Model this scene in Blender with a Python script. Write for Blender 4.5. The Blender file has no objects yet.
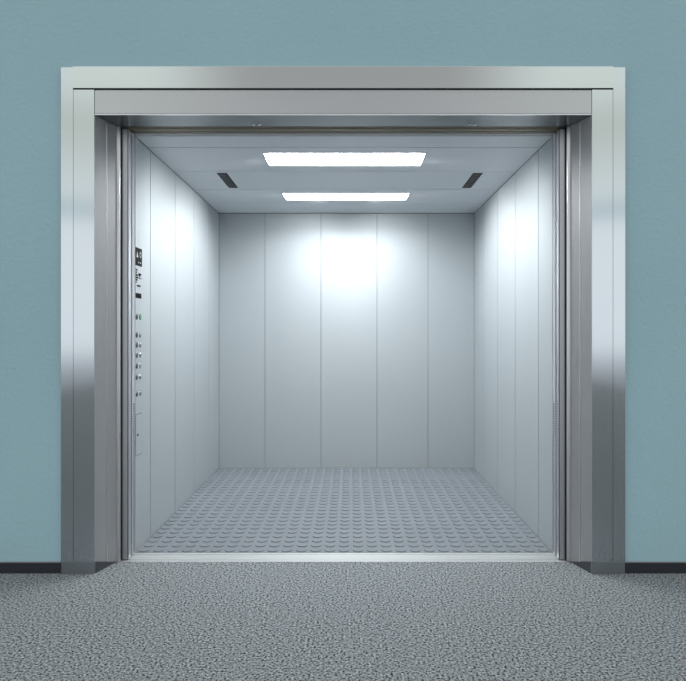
import bpy, bmesh, math
from mathutils import Vector

scene = bpy.context.scene
COL = scene.collection
PI = math.pi

# ------------------------------------------------------------------ materials
def srgb(r, g, b):
    def f(c):
        c /= 255.0
        return c / 12.92 if c <= 0.04045 else ((c + 0.055) / 1.055) ** 2.4
    return (f(r), f(g), f(b), 1.0)

def new_mat(name, color=(0.5, 0.5, 0.5, 1), rough=0.5, metal=0.0, spec=0.5):
    m = bpy.data.materials.new(name)
    m.use_nodes = True
    b = m.node_tree.nodes["Principled BSDF"]
    b.inputs["Base Color"].default_value = color
    b.inputs["Roughness"].default_value = rough
    b.inputs["Metallic"].default_value = metal
    b.inputs["Specular IOR Level"].default_value = spec
    return m, m.node_tree.nodes, m.node_tree.links, b

def brushed_steel(name, color, rough, scale=(220, 220, 3), amount=0.06, metal=1.0, bump=0.04):
    """steel with fine brushing streaks that break up the gloss a little"""
    m, n, l, b = new_mat(name, color, rough, metal)
    tc = n.new("ShaderNodeTexCoord")
    mp = n.new("ShaderNodeMapping"); mp.inputs["Scale"].default_value = scale
    nz = n.new("ShaderNodeTexNoise"); nz.inputs["Scale"].default_value = 1.0
    nz.inputs["Detail"].default_value = 3.0
    mr = n.new("ShaderNodeMapRange")
    mr.inputs["To Min"].default_value = max(0.02, rough - amount)
    mr.inputs["To Max"].default_value = rough + amount
    l.new(tc.outputs["Object"], mp.inputs["Vector"])
    l.new(mp.outputs["Vector"], nz.inputs["Vector"])
    l.new(nz.outputs["Fac"], mr.inputs["Value"])
    l.new(mr.outputs["Result"], b.inputs["Roughness"])
    bu = n.new("ShaderNodeBump"); bu.inputs["Strength"].default_value = bump
    bu.inputs["Distance"].default_value = 0.001
    l.new(nz.outputs["Fac"], bu.inputs["Height"])
    l.new(bu.outputs["Normal"], b.inputs["Normal"])
    return m

M = {}
M["frame"] = brushed_steel("brushed_frame_steel", (0.56, 0.585, 0.605, 1), 0.09, amount=0.03, bump=0.006)
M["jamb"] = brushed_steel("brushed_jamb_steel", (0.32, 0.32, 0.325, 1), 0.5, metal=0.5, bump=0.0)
M["transom"] = brushed_steel("brushed_transom_steel", (0.46, 0.46, 0.47, 1), 0.30, (3, 220, 220))
M["plinth"] = brushed_steel("rough_plinth_steel", (0.29, 0.31, 0.33, 1), 0.38, bump=0.0)  # darker and rougher than the casing steel
M["header"] = brushed_steel("brushed_header_steel", (0.57, 0.59, 0.59, 1), 0.11, (3, 220, 220), 0.03, bump=0.01)
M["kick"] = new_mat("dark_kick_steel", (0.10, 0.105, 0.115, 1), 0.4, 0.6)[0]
M["soffit"] = brushed_steel("darkened_soffit_steel", (0.24, 0.25, 0.255, 1), 0.3, bump=0.0)  # darkened to imitate the underside's dim reflection of the floor
M["door"] = brushed_steel("brushed_door_steel", (0.52, 0.52, 0.53, 1), 0.40, bump=0.0)
M["edge"] = brushed_steel("polished_edge_steel", (0.80, 0.80, 0.84, 1), 0.30, bump=0.0)
M["car_panel"] = brushed_steel("pale_satin_car_panel", (0.52, 0.55, 0.563, 1), 0.67, (40, 40, 40), 0.02, metal=0.95, bump=0.0)
M["car_ceiling"] = brushed_steel("pale_satin_ceiling_panel", (0.72, 0.75, 0.78, 1), 0.5, (40, 40, 40), 0.03, metal=0.1)
M["seam"] = new_mat("dark_seam", (0.05, 0.05, 0.06, 1), 0.7)[0]
M["black"] = new_mat("flat_black_strip", (0.012, 0.012, 0.02, 1), 0.6)[0]  # black for the painted gap shade and the dark leaf corner line
M["strip"] = new_mat("grey_safety_strip", (0.46, 0.47, 0.49, 1), 0.55, 0.2)[0]
M["slot"] = new_mat("dark_grey_slot", (0.05, 0.05, 0.06, 1), 0.6)[0]
M["rail"] = brushed_steel("bronze_brown_rail", (0.22, 0.185, 0.14, 1), 0.4, (2, 160, 160), 0.1, metal=0.6)
M["alu"] = brushed_steel("sill_aluminium", (0.66, 0.66, 0.65, 1), 0.38, (3, 220, 220), 0.05, metal=0.7)
M["baseboard"] = new_mat("dark_vinyl_baseboard", (0.016, 0.017, 0.024, 1), 0.45)[0]
M["baseboard_top"] = new_mat("grey_baseboard_edge", (0.28, 0.29, 0.31, 1), 0.45)[0]
M["screen"] = new_mat("black_display_glass", (0.004, 0.004, 0.005, 1), 0.5, 0.0, 0.1)[0]
M["ink"] = new_mat("black_ink", (0.006, 0.006, 0.007, 1), 0.7, 0.0, 0.05)[0]
M["hole"] = new_mat("hole_dark", (0.004, 0.004, 0.005, 1), 0.8)[0]
M["vent"] = new_mat("perforated_vent_metal", (0.22, 0.225, 0.235, 1), 0.5, 0.2)[0]
M["steel_button"] = new_mat("steel_button", (0.42, 0.43, 0.44, 1), 0.25, 1.0)[0]
M["dark_button"] = new_mat("dark_button", (0.06, 0.06, 0.065, 1), 0.25, 0.6)[0]
M["green_button"] = new_mat("green_button", (0.03, 0.22, 0.12, 1), 0.35)[0]

# white marks on the display: a lit screen
m, n, l, b = new_mat("lit_display_marks", (0.45, 0.46, 0.47, 1), 0.4)
b.inputs["Emission Color"].default_value = (0.9, 0.95, 1, 1)
b.inputs["Emission Strength"].default_value = 0.12
M["lit"] = m

# fluorescent diffuser
m, n, l, b = new_mat("lit_diffuser", (0.9, 0.9, 0.9, 1), 0.4)
b.inputs["Emission Color"].default_value = (0.93, 0.97, 1.0, 1)
b.inputs["Emission Strength"].default_value = 36.0
M["diffuser"] = m

M["reflector"] = new_mat("trough_reflector", (0.16, 0.165, 0.17, 1), 0.6)[0]

# teal wall paint with roller texture
m, n, l, b = new_mat("teal_wall_paint", (0.5, 0.5, 0.5, 1), 0.75, 0.0, 0.25)
tc = n.new("ShaderNodeTexCoord")
nz = n.new("ShaderNodeTexNoise"); nz.inputs["Scale"].default_value = 55; nz.inputs["Detail"].default_value = 4
nz2 = n.new("ShaderNodeTexNoise"); nz2.inputs["Scale"].default_value = 1.3; nz2.inputs["Detail"].default_value = 2
rp = n.new("ShaderNodeValToRGB")
rp.color_ramp.elements[0].color = (0.335, 0.495, 0.545, 1); rp.color_ramp.elements[0].position = 0.3
rp.color_ramp.elements[1].color = (0.35, 0.515, 0.565, 1); rp.color_ramp.elements[1].position = 0.7
bu = n.new("ShaderNodeBump"); bu.inputs["Strength"].default_value = 0.48; bu.inputs["Distance"].default_value = 0.006
l.new(tc.outputs["Object"], nz.inputs["Vector"]); l.new(tc.outputs["Object"], nz2.inputs["Vector"])
l.new(nz2.outputs["Fac"], rp.inputs["Fac"]); l.new(rp.outputs["Color"], b.inputs["Base Color"])
l.new(nz.outputs["Fac"], bu.inputs["Height"]); l.new(bu.outputs["Normal"], b.inputs["Normal"])
M["teal"] = m

# looped carpet
m, n, l, b = new_mat("grey_loop_carpet", (0.3, 0.3, 0.3, 1), 0.95, 0.0, 0.1)
tc = n.new("ShaderNodeTexCoord")
nz = n.new("ShaderNodeTexNoise"); nz.inputs["Scale"].default_value = 110; nz.inputs["Detail"].default_value = 3
nz.inputs["Roughness"].default_value = 0.6
rp = n.new("ShaderNodeValToRGB")
e = rp.color_ramp.elements
e[0].position = 0.385; e[0].color = (0.010, 0.011, 0.013, 1)
e[1].position = 0.66; e[1].color = (0.52, 0.55, 0.56, 1)
x = e.new(0.46); x.color = (0.218, 0.236, 0.246, 1)
x = e.new(0.56); x.color = (0.312, 0.334, 0.346, 1)
bu = n.new("ShaderNodeBump"); bu.inputs["Strength"].default_value = 1.0; bu.inputs["Distance"].default_value = 0.010
l.new(tc.outputs["Object"], nz.inputs["Vector"])
l.new(nz.outputs["Fac"], rp.inputs["Fac"]); l.new(rp.outputs["Color"], b.inputs["Base Color"])
l.new(nz.outputs["Fac"], bu.inputs["Height"]); l.new(bu.outputs["Normal"], b.inputs["Normal"])
M["carpet"] = m

# studded rubber
m, n, l, b = new_mat("grey_stud_rubber", (0.27, 0.295, 0.325, 1), 0.5, 0.0, 0.4)
tc = n.new("ShaderNodeTexCoord")
nz = n.new("ShaderNodeTexNoise"); nz.inputs["Scale"].default_value = 2.5; nz.inputs["Detail"].default_value = 3
rp = n.new("ShaderNodeValToRGB")
rp.color_ramp.elements[0].color = (0.185, 0.202, 0.222, 1); rp.color_ramp.elements[0].position = 0.3
rp.color_ramp.elements[1].color = (0.20, 0.218, 0.238, 1); rp.color_ramp.elements[1].position = 0.7
l.new(tc.outputs["Object"], nz.inputs["Vector"])
l.new(nz.outputs["Fac"], rp.inputs["Fac"]); l.new(rp.outputs["Color"], b.inputs["Base Color"])
M["rubber"] = m

# ------------------------------------------------------------------ mesh helpers
def box(bm, x0, x1, y0, y1, z0, z1, bevel=0.0):
    if x0 > x1: x0, x1 = x1, x0
    t = bmesh.new()
    vs = [t.verts.new(c) for c in ((x0, y0, z0), (x1, y0, z0), (x1, y1, z0), (x0, y1, z0),
                                   (x0, y0, z1), (x1, y0, z1), (x1, y1, z1), (x0, y1, z1))]
    for f in ((3, 2, 1, 0), (4, 5, 6, 7), (0, 1, 5, 4), (1, 2, 6, 5), (2, 3, 7, 6), (3, 0, 4, 7)):
        t.faces.new([vs[i] for i in f])
    if bevel > 0:
        bmesh.ops.bevel(t, geom=list(t.edges), offset=bevel, segments=2, affect='EDGES', profile=0.5)
    merge(bm, t)

def merge(bm, t):
    me = bpy.data.meshes.new("temporary")
    t.to_mesh(me); t.free()
    bm.from_mesh(me)
    bpy.data.meshes.remove(me)

def prism(bm, pts, axis, a0, a1):
    """extrude a closed outline: axis 'z' -> pts are (x, y); axis 'x' -> pts are (y, z)"""
    t = bmesh.new()
    def mk(p, a):
        return (p[0], p[1], a) if axis == 'z' else (a, p[0], p[1])
    lo = [t.verts.new(mk(p, a0)) for p in pts]
    hi = [t.verts.new(mk(p, a1)) for p in pts]
    k = len(pts)
    t.faces.new(lo); t.faces.new(hi)
    for i in range(k):
        t.faces.new((lo[i], lo[(i + 1) % k], hi[(i + 1) % k], hi[i]))
    bmesh.ops.recalc_face_normals(t, faces=list(t.faces))
    merge(bm, t)

def disc_x(bm, x0, x1, y, z, r, seg=24, r1=None):
    """round plug whose axis runs along x"""
    r1 = r if r1 is None else r1
    t = bmesh.new()
    a = [t.verts.new((x0, y + r * math.cos(2 * PI * i / seg), z + r * math.sin(2 * PI * i / seg))) for i in range(seg)]
    c = [t.verts.new((x1, y + r1 * math.cos(2 * PI * i / seg), z + r1 * math.sin(2 * PI * i / seg))) for i in range(seg)]
    t.faces.new(a); t.faces.new(c)
    for i in range(seg):
        t.faces.new((a[i], a[(i + 1) % seg], c[(i + 1) % seg], c[i]))
    bmesh.ops.recalc_face_normals(t, faces=list(t.faces))
    merge(bm, t)

def wloc(o):
    v = Vector((0, 0, 0))
    while o is not None:
        v += o.location; o = o.parent
    return v

def obj(name, bm, mat, parent=None, origin=None):
    """link ONE mesh object; shapes are given in room coordinates"""
    org = Vector(origin) if origin else (wloc(parent) if parent else Vector((0, 0, 0)))
    bmesh.ops.translate(bm, verts=list(bm.verts), vec=-org)
    me = bpy.data.meshes.new(name)
    bm.to_mesh(me); bm.free()
    me.materials.append(M[mat])
    o = bpy.data.objects.new(name, me)
    COL.objects.link(o)
    if parent is not None:
        o.parent = parent
        o.location = org - wloc(parent)
    else:
        o.location = org
    return o

def tag(o, label, cat, group=None, kind='thing'):
    o["label"] = label; o["category"] = cat; o["kind"] = kind
    if group: o["group"] = group
    return o

def thing(name, label, cat, loc, group=None):
    o = bpy.data.objects.new(name, None)
    o.empty_display_size = 0.05
    COL.objects.link(o); o.location = loc
    return tag(o, label, cat, group)

def struct(o, label, cat):
    o["kind"] = "structure"; o["label"] = label; o["category"] = cat
    return o

def B(): return bmesh.new()

# ------------------------------------------------------------------ dimensions (metres; camera looks along +y)
CAM = (0.038, 0.0, 1.16)
W = 1.105            # half width of the car
Y0, Y1 = 3.286, 5.370   # car front and back
HC = 2.207           # car ceiling
YF, YW = 2.992, 3.012  # front of the steel surround, front of the teal wall
HH = 2.2175           # opening head height

# ------------------------------------------------------------------ lobby shell
bm = B()
box(bm, -6.0, -1.33, YW, 3.09, 0.0, 3.9)
box(bm, 1.33, 6.0, YW, 3.09, 0.0, 3.9)
box(bm, -1.33, 1.33, YW, 3.09, 2.42, 3.9)
box(bm, -6.0, -1.74, 3.09, 3.34, 0.0, 3.9)
box(bm, 1.74, 6.0, 3.09, 3.34, 0.0, 3.9)
box(bm, -1.74, 1.74, 3.09, 3.34, 2.42, 3.9)
for s in (-1, 1):                       # unseen returns added around the car front, closing the door pockets against stray light
    box(bm, s * (W + 0.044), s * 1.74, Y0 + 0.003, Y0 + 0.05, -0.03, 2.42)
box(bm, -1.74, 1.74, Y0 + 0.003, Y0 + 0.05, HC + 0.155, 2.5)
struct(obj("wall_front", bm, "teal"), "teal painted lobby wall around the elevator doorway", "wall")

bm = B()
box(bm, -6.0, 6.0, -11.5, 3.1572, -0.05, 0.0)
struct(obj("floor", bm, "carpet"), "grey speckled loop carpet in front of the elevator", "floor")

for s, nm in ((-1, "left"), (1, "right")):
    bm = B()
    box(bm, s * 1.3635, s * 6.0, YW - 0.010, YW, 0.0, 0.052, 0.002)
    o = obj("baseboard_" + nm, bm, "baseboard")
    struct(o, "dark baseboard along the teal wall %s of the doorway" % nm, "baseboard")
    bm = B()
    box(bm, s * 1.3635, s * 6.0, YW - 0.006, YW, 0.052, 0.056)
    obj("top_edge", bm, "baseboard_top", o)

# ------------------------------------------------------------------ steel door surround
P = thing("elevator_surround", "wide brushed steel surround framing the open elevator doorway in the teal wall", "door frame", (0, YF, 0))
PL = 0.0605      # plinth height
for s in (-1, 1):
    bm = B(); box(bm, s * 1.3622, s * 1.3030, YF, YF + 0.06, PL, 2.4475, 0.0012)
    obj("side_casing", bm, "frame", P)
    bm = B(); box(bm, s * 1.3015, s * 1.2012, YF, YF + 0.06, PL, 2.339)
    obj("side_casing", bm, "frame", P)
    bm = B(); box(bm, s * 1.3612, s * 1.2012, YF + 0.0015, YF + 0.06, 0.0, PL - 0.0015, 0.001)
    obj("plinth", bm, "plinth", P)
    # splayed reveal: two steel leaves, an edge strip between them, a lip at the back
    xa, ya = 1.2012, YF + 0.004
    xb, yb = 1.1775, 3.078
    xc, yc = 1.1535, 3.152
    def zlow(y): return PL * (3.16 - y) / (3.16 - ya)
    def splay(p0, p1, name, mat, t=0.02, low=True):
        bm = B()
        (x0, y0), (x1, y1) = p0, p1
        t_ = bm
        q = []
        for (x, y) in ((x0, y0), (x1, y1), (x1 + t, y1), (x0 + t, y0)):
            zl = zlow(y) if low else 0.0
            q.append((t_.verts.new((s * x, y, zl)), t_.verts.new((s * x, y, HH))))
        t_.faces.new([v[0] for v in q]); t_.faces.new([v[1] for v in q])
        for i in range(4):
            j = (i + 1) % 4
            t_.faces.new((q[i][0], q[j][0], q[j][1], q[i][1]))
        bmesh.ops.recalc_face_normals(t_, faces=list(t_.faces))
        obj(name, bm, mat, P)
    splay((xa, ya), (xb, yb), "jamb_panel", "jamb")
    splay((xb - 0.0022, yb + 0.001), (xb - 0.0030, yb + 0.0065), "bright_edge_strip", "edge")
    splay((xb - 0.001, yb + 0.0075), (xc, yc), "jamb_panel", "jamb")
    bm = B(); box(bm, s * 1.1700, s * 1.1375, 3.153, 3.164, 0.001, HH, 0.0012)
    obj("jamb_lip", bm, "edge", P)
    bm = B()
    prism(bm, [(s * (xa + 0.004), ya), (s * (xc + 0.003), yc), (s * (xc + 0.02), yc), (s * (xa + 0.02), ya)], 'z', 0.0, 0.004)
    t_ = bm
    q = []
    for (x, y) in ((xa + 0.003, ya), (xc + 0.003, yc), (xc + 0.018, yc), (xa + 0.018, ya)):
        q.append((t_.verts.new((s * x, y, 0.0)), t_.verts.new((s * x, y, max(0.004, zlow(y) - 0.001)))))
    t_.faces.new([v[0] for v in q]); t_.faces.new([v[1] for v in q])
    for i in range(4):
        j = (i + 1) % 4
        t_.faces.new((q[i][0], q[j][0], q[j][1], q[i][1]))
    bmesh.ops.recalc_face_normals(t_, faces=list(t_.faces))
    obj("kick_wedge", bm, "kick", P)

bm = B(); box(bm, -1.3015, 1.3015, YF - 0.010, YF + 0.06, 2.3425, 2.4475, 0.0012)
obj("header_casing", bm, "header", P)
bm = B(); box(bm, -1.2005, 1.2005, YF + 0.002, 3.164, HH + 0.006, 2.3395, 0.0018)
tr = obj("transom", bm, "transom", P)
bm = B(); box(bm, -1.2005, 1.2005, YF + 0.0015, YF + 0.010, HH, HH + 0.0055, 0.0012)
obj("bright_edge_strip", bm, "edge", tr)  # bright strip imitating the highlight on the transom's lower bevel
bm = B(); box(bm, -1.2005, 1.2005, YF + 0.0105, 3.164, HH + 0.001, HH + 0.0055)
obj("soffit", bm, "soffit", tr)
for x in (-0.455, 0.635):
    bm = B()
    for dx in (0, 0.03):
        t = bmesh.new()
        bmesh.ops.create_uvsphere(t, u_segments=16, v_segments=8, radius=0.008)
        bmesh.ops.scale(t, verts=list(t.verts), vec=(1, 1, 0.5))
        bmesh.ops.translate(t, verts=list(t.verts), vec=(x + dx, 3.135, HH - 0.001))
        merge(bm, t)
    obj("screw_pair", bm, "edge", tr)

# ------------------------------------------------------------------ landing doors (slid open)
for s, side in ((-1, "left"), (1, "right")):
    D = thing("landing_door_leaf", "brushed steel landing door slid open behind the %s jamb of the doorway" % side, "elevator door",
              (s * 1.4, 3.2, 0.004), "open landing doors")
    bm = B(); box(bm, s * 1.1065, s * 1.68, 3.182, 3.218, 0.004, HH - 0.006, 0.0012)
    obj("door_panel", bm, "door", D)
    bm = B(); box(bm, s * 1.1357, s * 1.165, 3.172, 3.1815, 0.004, HH - 0.006)  # black strip painted in for the shadow gap beside the jamb
    obj("dark_strip", bm, "black", D)
    bm = B(); box(bm, s * 1.1060, s * 1.1082, 3.1795, 3.1835, 0.004, HH - 0.006)  # thin dark line along the front corner of the leaf
    obj("dark_strip", bm, "black", D)
    bm = B(); box(bm, s * 1.1045, s * 1.1064, 3.1875, 3.2175, 0.004, HH - 0.006)
    obj("edge_trim", bm, "edge", D)

# ------------------------------------------------------------------ car doors with perforated leading edge
for s, side in ((-1, "left"), (1, "right")):
    D = thing("car_door_leaf", "inner car door edge with a perforated safety strip, %s side of the doorway" % side, "elevator door",
              (s * 1.4, 3.255, 0.004), "open car doors")
    bm = B(); box(bm, s * 1.1065, s * 1.68, 3.234, 3.276, 0.004, HH - 0.006, 0.001)
    obj("door_panel", bm, "door", D)
    bm = B(); box(bm, s * 1.1040, s * 1.1064, 3.236, 3.274, 0.004, HH - 0.006)
    st = obj("safety_edge", bm, "strip", D)
    bm = B()
    z = 0.02
    while z < 0.80:
        box(bm, s * 1.1036, s * 1.1042, 3.247, 3.270, z, z + 0.0065)
        z += 0.0128
    obj("perforation", bm, "slot", st)

# ------------------------------------------------------------------ sills
def sill(name, label, y0, y1, ga=0.45, gb=0.55, zt=0.0):
    o = thing(name, label, "door sill", (0, (y0 + y1) / 2, -0.02))
    d = y1 - y0
    pts = [(y0, -0.03), (y1, -0.03), (y1, zt)]
    g0, g1 = y0 + d * ga, y0 + d * gb
    pts += [(g1, zt), (g1, zt - 0.006), (g0, zt - 0.006), (g0, zt), (y0 + 0.002, zt), (y0, zt - 0.002)]
    bm = B(); prism(bm, pts, 'x', -1.70, 1.70)
    obj("tread", bm, "alu", o)
    bm = B(); box(bm, -1.70, 1.70, g0 + 0.0005, g1 - 0.0005, zt - 0.0055, zt - 0.005)
    obj("groove_liner", bm, "seam", o)
    return o
sill("landing_sill", "grooved aluminium landing sill along the edge of the grey carpet", 3.1580, 3.2085)
sill("car_sill", "grooved aluminium car sill along the edge of the studded floor", 3.2120, 3.2855, 0.64, 0.70)

# ------------------------------------------------------------------ door track above the opening
T = thing("door_track", "brown metal door track overhead behind the steel transom", "door track", (0, 3.22, HH))
bm = B(); box(bm, -1.70, 1.70, 3.172, 3.232, HH, HH + 0.06, 0.001)
obj("hanger_rail", bm, "rail", T)
bm = B(); box(bm, -1.70, 1.70, 3.192, 3.200, HH - 0.003, HH)
obj("rail_rib", bm, "rail", T)
bm = B(); box(bm, -1.70, 1.70, 3.236, 3.262, HH - 0.001, HH + 0.06, 0.001)
obj("hanger_rail", bm, "rail", T)
bm = B(); box(bm, -1.70, 1.70, 3.265, 3.2855, HH - 0.004, HH + 0.06, 0.001)
obj("header_edge", bm, "alu", T)
bm = B(); box(bm, -1.72, 1.72, 3.166, 3.340, HH + 0.061, HH + 0.19)
obj("cover_plate", bm, "seam", T)

# ------------------------------------------------------------------ car shell
G = 0.0016    # half seam
LY = [Y0, 3.533, 4.030, 4.514, 4.985, Y1]
BX = [-W, -0.707, -0.222, 0.263, 0.705, W]
CY = [Y0, 3.481, 3.985, 4.490, 4.985, Y1]
TH = 0.012
SPOT_W = 37.0
WASH_W = 20.0
LAMPS = [(3.590, 3.858), (4.604, 4.850)]     # recessed light openings along y
LD = 0.065                                  # recess depth

def car_wall(name, label, bounds, mat="seam"):
    bm = B()
    for b in bounds: box(bm, *b)
    return struct(obj(name, bm, mat), label, "wall")

wl = car_wall("wall_left", "left side wall of the elevator car, pale satin metal panels",
              [(-W - TH - 0.03, -W - TH, LY[1] - 0.002, Y1 + 0.04, -0.03, HC + 0.04)])
wr = car_wall("wall_right", "right side wall of the elevator car, pale satin metal panels",
              [(W + TH, W + TH + 0.03, Y0, Y1 + 0.04, -0.03, HC + 0.04)])
wb = car_wall("wall_back", "back wall of the elevator car, five pale satin metal panels",
              [(-W - TH, W + TH, Y1 + TH, Y1 + TH + 0.03, -0.03, HC + 0.04)])
for s, w in ((-1, wl), (1, wr)):
    for i in range(5):
        if s < 0 and i == 0: continue         # the control panel takes this bay
        bm = B(); box(bm, s * W, s * (W + TH), LY[i] + (0.004 if i else 0), LY[i + 1] - (0.004 if i < 4 else 0), 0.001, HC - 0.003, 0.001)
        obj("wall_panel", bm, "car_panel", w)
for i in range(5):
    bm = B(); box(bm, BX[i] + G, BX[i + 1] - G, Y1, Y1 + TH, 0.001, HC - 0.003, 0.001)
    obj("wall_panel", bm, "car_panel", wb)

bm = B()
box(bm, -W - TH - 0.03, W + TH + 0.03, Y0, Y1 + 0.04, HC + 0.125, HC + 0.16)
for y0, y1 in zip([Y0, 3.480, 3.984, 4.489, 4.984], [Y0 + 0.01, 3.482, 3.986, 4.491, 4.986]):
    box(bm, -W - TH, W + TH, y0 - 0.02 if y0 > Y0 else y0, y1 + 0.02, HC + TH, HC + 0.125)
box(bm, -W - TH, W + TH, Y1 - 0.02, Y1 + 0.04, HC + TH, HC + 0.125)
for s in (-1, 1): box(bm, s * (W - 0.02), s * (W + TH + 0.03), Y0, Y1, HC + TH, HC + 0.125)
ce = struct(obj("ceiling", bm, "seam"), "ceiling of the elevator car, pale grey metal panels", "ceiling")
for i in range(5):
    a, c = CY[i] + (0.004 if i else 0), CY[i + 1] - 0.004
    bm = B()
    lamp = [q for q in LAMPS if a < q[0] < c]
    if lamp:                                   # panel with the cut-out for a recessed light
        p, q = lamp[0]
        box(bm, -W, -0.4755, a, c, HC, HC + TH); box(bm, 0.4755, W, a, c, HC, HC + TH)
        box(bm, -0.4755, 0.4755, a, p - 0.0055, HC, HC + TH); box(bm, -0.4755, 0.4755, q + 0.0055, c, HC, HC + TH)
    else:
        box(bm, -W, W, a, c, HC, HC + TH, 0.001)
    obj("ceiling_panel", bm, "car_ceiling", ce)

# ------------------------------------------------------------------ studded rubber floor
bm = B()
box(bm, -W, W, Y0 + 0.0005, Y1, -0.03, 0.0)
PITCH, R = 0.0765, 0.0285
SEG = 20
for j in range(27):
    y = 3.3226 + j * PITCH
    for i in range(-14, 15):
        x = i * PITCH * 0.9985
        rings = []
        for r, z in ((R, 0.0), (R - 0.0008, 0.0050), (R - 0.0022, 0.0057)):
            rings.append([bm.verts.new((x + r * math.cos(2 * PI * k / SEG), y + r * math.sin(2 * PI * k / SEG), z)) for k in range(SEG)])
        for a, c in zip(rings, rings[1:]):
            for k in range(SEG):
                bm.faces.new((a[k], a[(k + 1) % SEG], c[(k + 1) % SEG], c[k]))
        bm.faces.new(rings[-1])
tag(obj("studded_floor_mat", bm, "rubber", None, (0, (Y0 + Y1) / 2, -0.03)),
    "grey rubber floor mat with round studs covering the elevator car floor", "floor mat")

# ------------------------------------------------------------------ ceiling lights
def ceiling_light(label, y0, y1):
    t = thing("ceiling_light", label, "ceiling light", (0, (y0 + y1) / 2, HC), "ceiling lights of the car")
    bm = B()
    f = 0.005
    for x0, x1, a, c in ((-0.475, 0.475, y0 - f, y0), (-0.475, 0.475, y1, y1 + f), (-0.475, -0.475 + f, y0, y1), (0.475 - f, 0.475, y0, y1)):
        box(bm, x0, x1, a, c, HC - 0.0015, HC + LD)
    obj("reflector_frame", bm, "reflector", t)
    bm = B(); box(bm, -0.4695, 0.4695, y0 + 0.0004, y1 - 0.0004, HC + LD - 0.004, HC + LD)
    obj("diffuser", bm, "diffuser", t)
    def lamp(name, watts, cone, x, y, aim):
        ld = bpy.data.lights.new(name, 'SPOT')
        ld.energy = watts; ld.spot_size = math.radians(cone); ld.spot_blend = 1.0; ld.shadow_soft_size = 0.04
        ld.color = (0.95, 0.98, 1.0)
        lo = bpy.data.objects.new(name, ld); COL.objects.link(lo); lo.parent = t
        lo.location = (x, y - (y0 + y1) / 2, 0.012)
        lo.rotation_euler = Vector(aim).to_track_quat('-Z', 'Y').to_euler()
    for s in (-1, 1):          # added unseen spots brighten the nearer side wall
        lamp("added_side_spot", SPOT_W, 100, s * 0.395, (y0 + y1) / 2, (s * 0.70, 0.20 if y0 < 4 else -0.20, -0.50))
    if y0 > 4:                 # two more added spots in the rear fixture brighten the back wall
        for s in (-1, 1):
            lamp("added_back_spot", WASH_W, 132, s * 0.20, y1 - 0.05, (s * 0.25, 0.60, -0.62))
ceiling_light("long lit ceiling light nearer the doorway, the larger of the two", *LAMPS[0])
ceiling_light("lit ceiling light nearer the back wall, the smaller of the two", *LAMPS[1])

# ------------------------------------------------------------------ ceiling vents
def vent(x0, x1, y0, y1, label):
    t = thing("ceiling_vent", label, "vent", ((x0 + x1) / 2, (y0 + y1) / 2, HC), "perforated ceiling vents")
    bm = B(); box(bm, x0, x1, y0, y1, HC - 0.0008, HC)
    obj("backing", bm, "hole", t)
    bm = B()
    cols, rows = 4, 8
    cw, ch = (x1 - x0) / cols, (y1 - y0) / rows
    for r in range(rows):
        sh = 0.5 if r % 2 else 0.0
        for c in range(cols):
            cx0 = x0 + (c + sh * 0.5) * cw * 0.88; cy0 = y0 + r * ch
            mx, my = cx0 + cw * 0.44, cy0 + ch / 2
            rx, ry = cw * 0.425, ch * 0.485
            outer, inner = [], []
            for k in range(16):
                a = 2 * PI * k / 16
                ca, sa = math.cos(a), math.sin(a)
                mxx = max(abs(ca), abs(sa))
                outer.append(bm.verts.new((mx + ca / mxx * cw * 0.44, my + sa / mxx * ch / 2, HC - 0.003)))
                inner.append(bm.verts.new((mx + ca * rx, my + sa * ry, HC - 0.003)))
            low = [bm.verts.new((v.co.x, v.co.y, HC - 0.001)) for v in inner]
            for k in range(16):
                k2 = (k + 1) % 16
                bm.faces.new((outer[k], outer[k2], inner[k2], inner[k]))
                bm.faces.new((inner[k], inner[k2], low[k2], low[k]))
    obj("grille", bm, "vent", t)
vent(-0.836, -0.770, 4.030, 4.435, "small dark perforated vent in the ceiling above the left wall")
vent(0.832, 0.896, 4.030, 4.435, "small dark perforated vent in the ceiling above the right wall")

# ------------------------------------------------------------------ control panel (front bay of the left wall)
xp = -W
K = thing("control_panel", "pale metal elevator control panel with black display and two columns of buttons", "control panel", (xp, 3.41, 0.001))
bm = B(); box(bm, xp - TH, xp, Y0, LY[1] - 0.004, 0.001, HC - 0.003, 0.001)
obj("faceplate", bm, "car_panel", K)
bm = B(); box(bm, xp - TH - 0.03, xp - TH, Y0, LY[1] - 0.0025, 0.001, HC + 0.04)
obj("back_box", bm, "seam", K)  # unseen backing added to stop light leaking past the faceplate

# display
bm = B(); box(bm, xp, xp + 0.0022, 3.2875, 3.385, 1.526, 1.622, 0.0006)
d = obj("display", bm, "screen", K); d["label"] = "black display with an up arrow and floor figure"
bm = B()
X = xp + 0.0022; X2 = X + 0.0006
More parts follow.
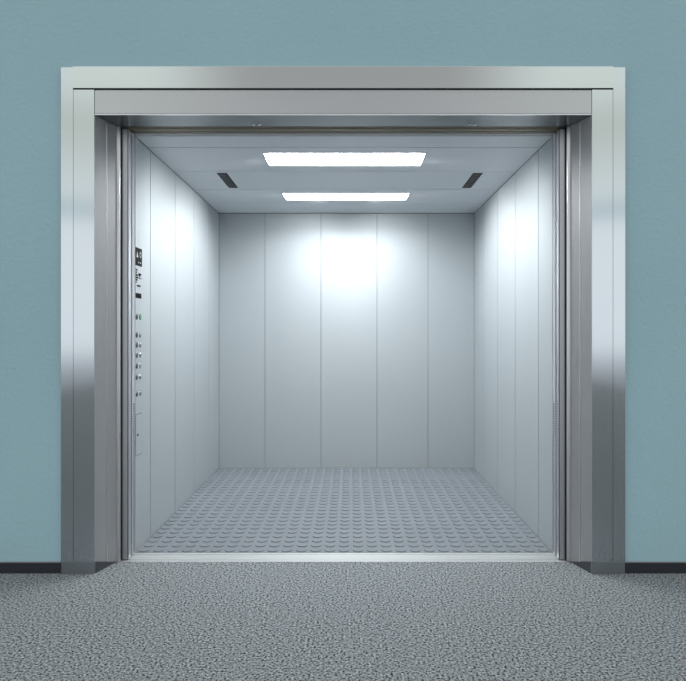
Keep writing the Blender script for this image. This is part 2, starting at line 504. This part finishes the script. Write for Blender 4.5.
# y grows away from the doorway: left-to-right for someone facing this wall is +y
def bar(bm, y0, y1, z0, z1): box(bm, X, X2, y0, y1, z0, z1)
prism_pts = [(3.298, 1.570), (3.322, 1.570), (3.310, 1.602)]
t = bmesh.new()
lo = [t.verts.new((X, p[0], p[1])) for p in prism_pts]; hi = [t.verts.new((X2, p[0], p[1])) for p in prism_pts]
t.faces.new(lo); t.faces.new(hi)
for i in range(3): t.faces.new((lo[i], lo[(i + 1) % 3], hi[(i + 1) % 3], hi[i]))
bmesh.ops.recalc_face_normals(t, faces=list(t.faces)); merge(bm, t)
obj("arrow_mark", bm, "lit", d)
bm = B()
cy, cz = 3.358, 1.588
for k in range(20):          # ring-shaped figure
    a0, a1 = 2 * PI * k / 20, 2 * PI * (k + 1) / 20
    q = []
    for a, r in ((a0, 1.0), (a1, 1.0), (a1, 0.62), (a0, 0.62)):
        q.append(bm.verts.new((X2, cy + 0.012 * r * math.cos(a), cz + 0.016 * r * math.sin(a))))
    bm.faces.new(q)
obj("figure_mark", bm, "lit", d)
for yy in (3.332, 3.360):
    bm = B(); bar(bm, yy - 0.005, yy + 0.005, 1.540, 1.548)
    obj("dash_mark", bm, "lit", d)

# block of small printed lines and the black label under it (too small to read in the photograph)
bm = B()
lines = [(1.498, [(3.300, 3.322)]), (1.484, [(3.296, 3.316)]), (1.478, [(3.338, 3.384)]), (1.470, [(3.296, 3.330), (3.342, 3.372)]),
         (1.457, [(3.296, 3.336), (3.350, 3.362)]), (1.457, [(3.374, 3.384)]), (1.444, [(3.296, 3.324)]), (1.432, [(3.298, 3.312)]),
         (1.414, [(3.316, 3.372)])]
for z, spans in lines:
    for a, c in spans:
        y = a
        while y < c - 0.001:                # words broken into short strokes
            box(bm, xp, xp + 0.0006, y - 0.006, min(y + 0.0125, c) - 0.006, z, z + 0.0095)
            y += 0.0145
tx = obj("printed_text", bm, "ink", K); tx["label"] = "small black printed lines under the display"
bm = B(); box(bm, xp, xp + 0.0012, 3.290, 3.378, 1.352, 1.379, 0.0004)
o = obj("name_label", bm, "ink", K); o["label"] = "small black label above the buttons"

# buttons
ring_me = cap_me = None
def button(y, z, cap, r=0.0165, label=None):
    bm = B(); disc_x(bm, xp, xp + 0.0024, y, z, r, 24, r - 0.001)
    rg = obj("button", bm, "steel_button", K, (xp, y, z))
    if label: rg["label"] = label
    bm = B(); disc_x(bm, xp + 0.0024, xp + 0.0042, y, z, r * 0.74, 24, r * 0.66)
    obj("button_cap", bm, cap, rg, (xp, y, z))
rows = [1.251, 1.155, 1.101, 1.047, 0.989, 0.930, 0.839]
for k, z in enumerate(rows):
    button(3.3045, z, "dark_button", label="dark round button" if k == 0 else None)
    button(3.360, z, "green_button" if k == 0 else "steel_button", label="green round button" if k == 0 else None)

# service hatch with a key lock
bm = B(); box(bm, xp + 0.0001, xp + 0.0014, 3.292, 3.380, 0.512, 0.728, 0.0005)
h = obj("service_hatch", bm, "car_panel", K)
bm = B(); box(bm, xp, xp + 0.0005, 3.2895, 3.3835, 0.5085, 0.7315)
obj("hatch_gap", bm, "seam", h)
bm = B(); disc_x(bm, xp + 0.0014, xp + 0.004, 3.318, 0.620, 0.008, 20, 0.007)
obj("key_lock", bm, "dark_button", h)

# ------------------------------------------------------------------ world: the light of a bright lobby
w = bpy.data.worlds.new("lobby_light"); scene.world = w
w.use_nodes = True
n, l = w.node_tree.nodes, w.node_tree.links
bg = n["Background"]
tc = n.new("ShaderNodeTexCoord")
sp = n.new("ShaderNodeSeparateXYZ"); l.new(tc.outputs["Generated"], sp.inputs[0])
mr = n.new("ShaderNodeMapRange"); mr.inputs["From Min"].default_value = -1; mr.inputs["From Max"].default_value = 1
l.new(sp.outputs["Z"], mr.inputs["Value"])
def ramp(stops):
    r = n.new("ShaderNodeValToRGB")
    e = r.color_ramp.elements
    e[0].position = (stops[0][0] + 1) / 2; e[0].color = (*stops[0][1], 1)
    e[1].position = (stops[-1][0] + 1) / 2; e[1].color = (*stops[-1][1], 1)
    for z, c in stops[1:-1]:
        x = e.new((z + 1) / 2); x.color = (*c, 1)
    l.new(mr.outputs["Result"], r.inputs["Fac"])
    return r
side = ramp([(-1, (0.2, 0.2, 0.2)), (-0.10, (0.34, 0.37, 0.40)), (-0.06, (0.44, 0.48, 0.52)), (-0.018, (1.12, 1.2, 1.26)), (0.164, (1.14, 1.2, 1.25)), (0.174, (0.60, 0.76, 0.80)), (0.190, (0.74, 0.87, 0.90)), (0.204, (1.04, 1.12, 1.13)),
             (0.25, (0.90, 0.97, 0.94)), (0.30, (0.76, 0.82, 0.75)), (0.35, (1.0, 1.09, 1.06)),
             (0.50, (0.95, 1.0, 1.0)), (0.65, (0.9, 0.92, 0.93)), (1, (1.05, 1.06, 1.06))])
mid = ramp([(-1, (0.2, 0.2, 0.2)), (-0.10, (0.34, 0.37, 0.40)), (-0.06, (0.44, 0.48, 0.52)), (-0.018, (1.12, 1.2, 1.26)), (0.165, (1.12, 1.2, 1.26)),
            (0.20, (0.9, 0.94, 0.94)), (0.30, (0.54, 0.55, 0.55)), (0.45, (0.50, 0.51, 0.51)), (0.60, (0.8, 0.82, 0.82)),
            (1, (1.05, 1.06, 1.06))])
ab = n.new("ShaderNodeMath"); ab.operation = 'ABSOLUTE'; l.new(sp.outputs["X"], ab.inputs[0])
sm = n.new("ShaderNodeMapRange"); sm.interpolation_type = 'SMOOTHSTEP'
sm.inputs["From Min"].default_value = 0.14; sm.inputs["From Max"].default_value = 0.30
l.new(ab.outputs[0], sm.inputs["Value"])
mx = n.new("ShaderNodeMix"); mx.data_type = 'RGBA'
l.new(sm.outputs["Result"], mx.inputs["Factor"])
l.new(mid.outputs["Color"], mx.inputs["A"]); l.new(side.outputs["Color"], mx.inputs["B"])
l.new(mx.outputs["Result"], bg.inputs["Color"])
bg.inputs["Strength"].default_value = 1.0

# ------------------------------------------------------------------ camera and output look
cd = bpy.data.cameras.new("camera"); co = bpy.data.objects.new("camera", cd)
COL.objects.link(co); scene.camera = co
co.location = CAM; co.rotation_euler = (PI / 2, 0, 0)
cd.sensor_fit = 'HORIZONTAL'; cd.sensor_width = 36.0
cd.lens = 620.0 / 686.0 * 36.0
cd.shift_x = -8.0 / 686.0
cd.shift_y = -6.5 / 686.0
cd.clip_start = 0.05; cd.clip_end = 100

scene.view_settings.view_transform = 'Standard'
scene.view_settings.look = 'None'
scene.view_settings.exposure = 0.0
scene.view_settings.gamma = 1.0
scene.view_settings.use_curve_mapping = False
scene.cycles.use_denoising = True
scene.cycles.max_bounces = 12
scene.cycles.diffuse_bounces = 6
scene.cycles.glossy_bounces = 6
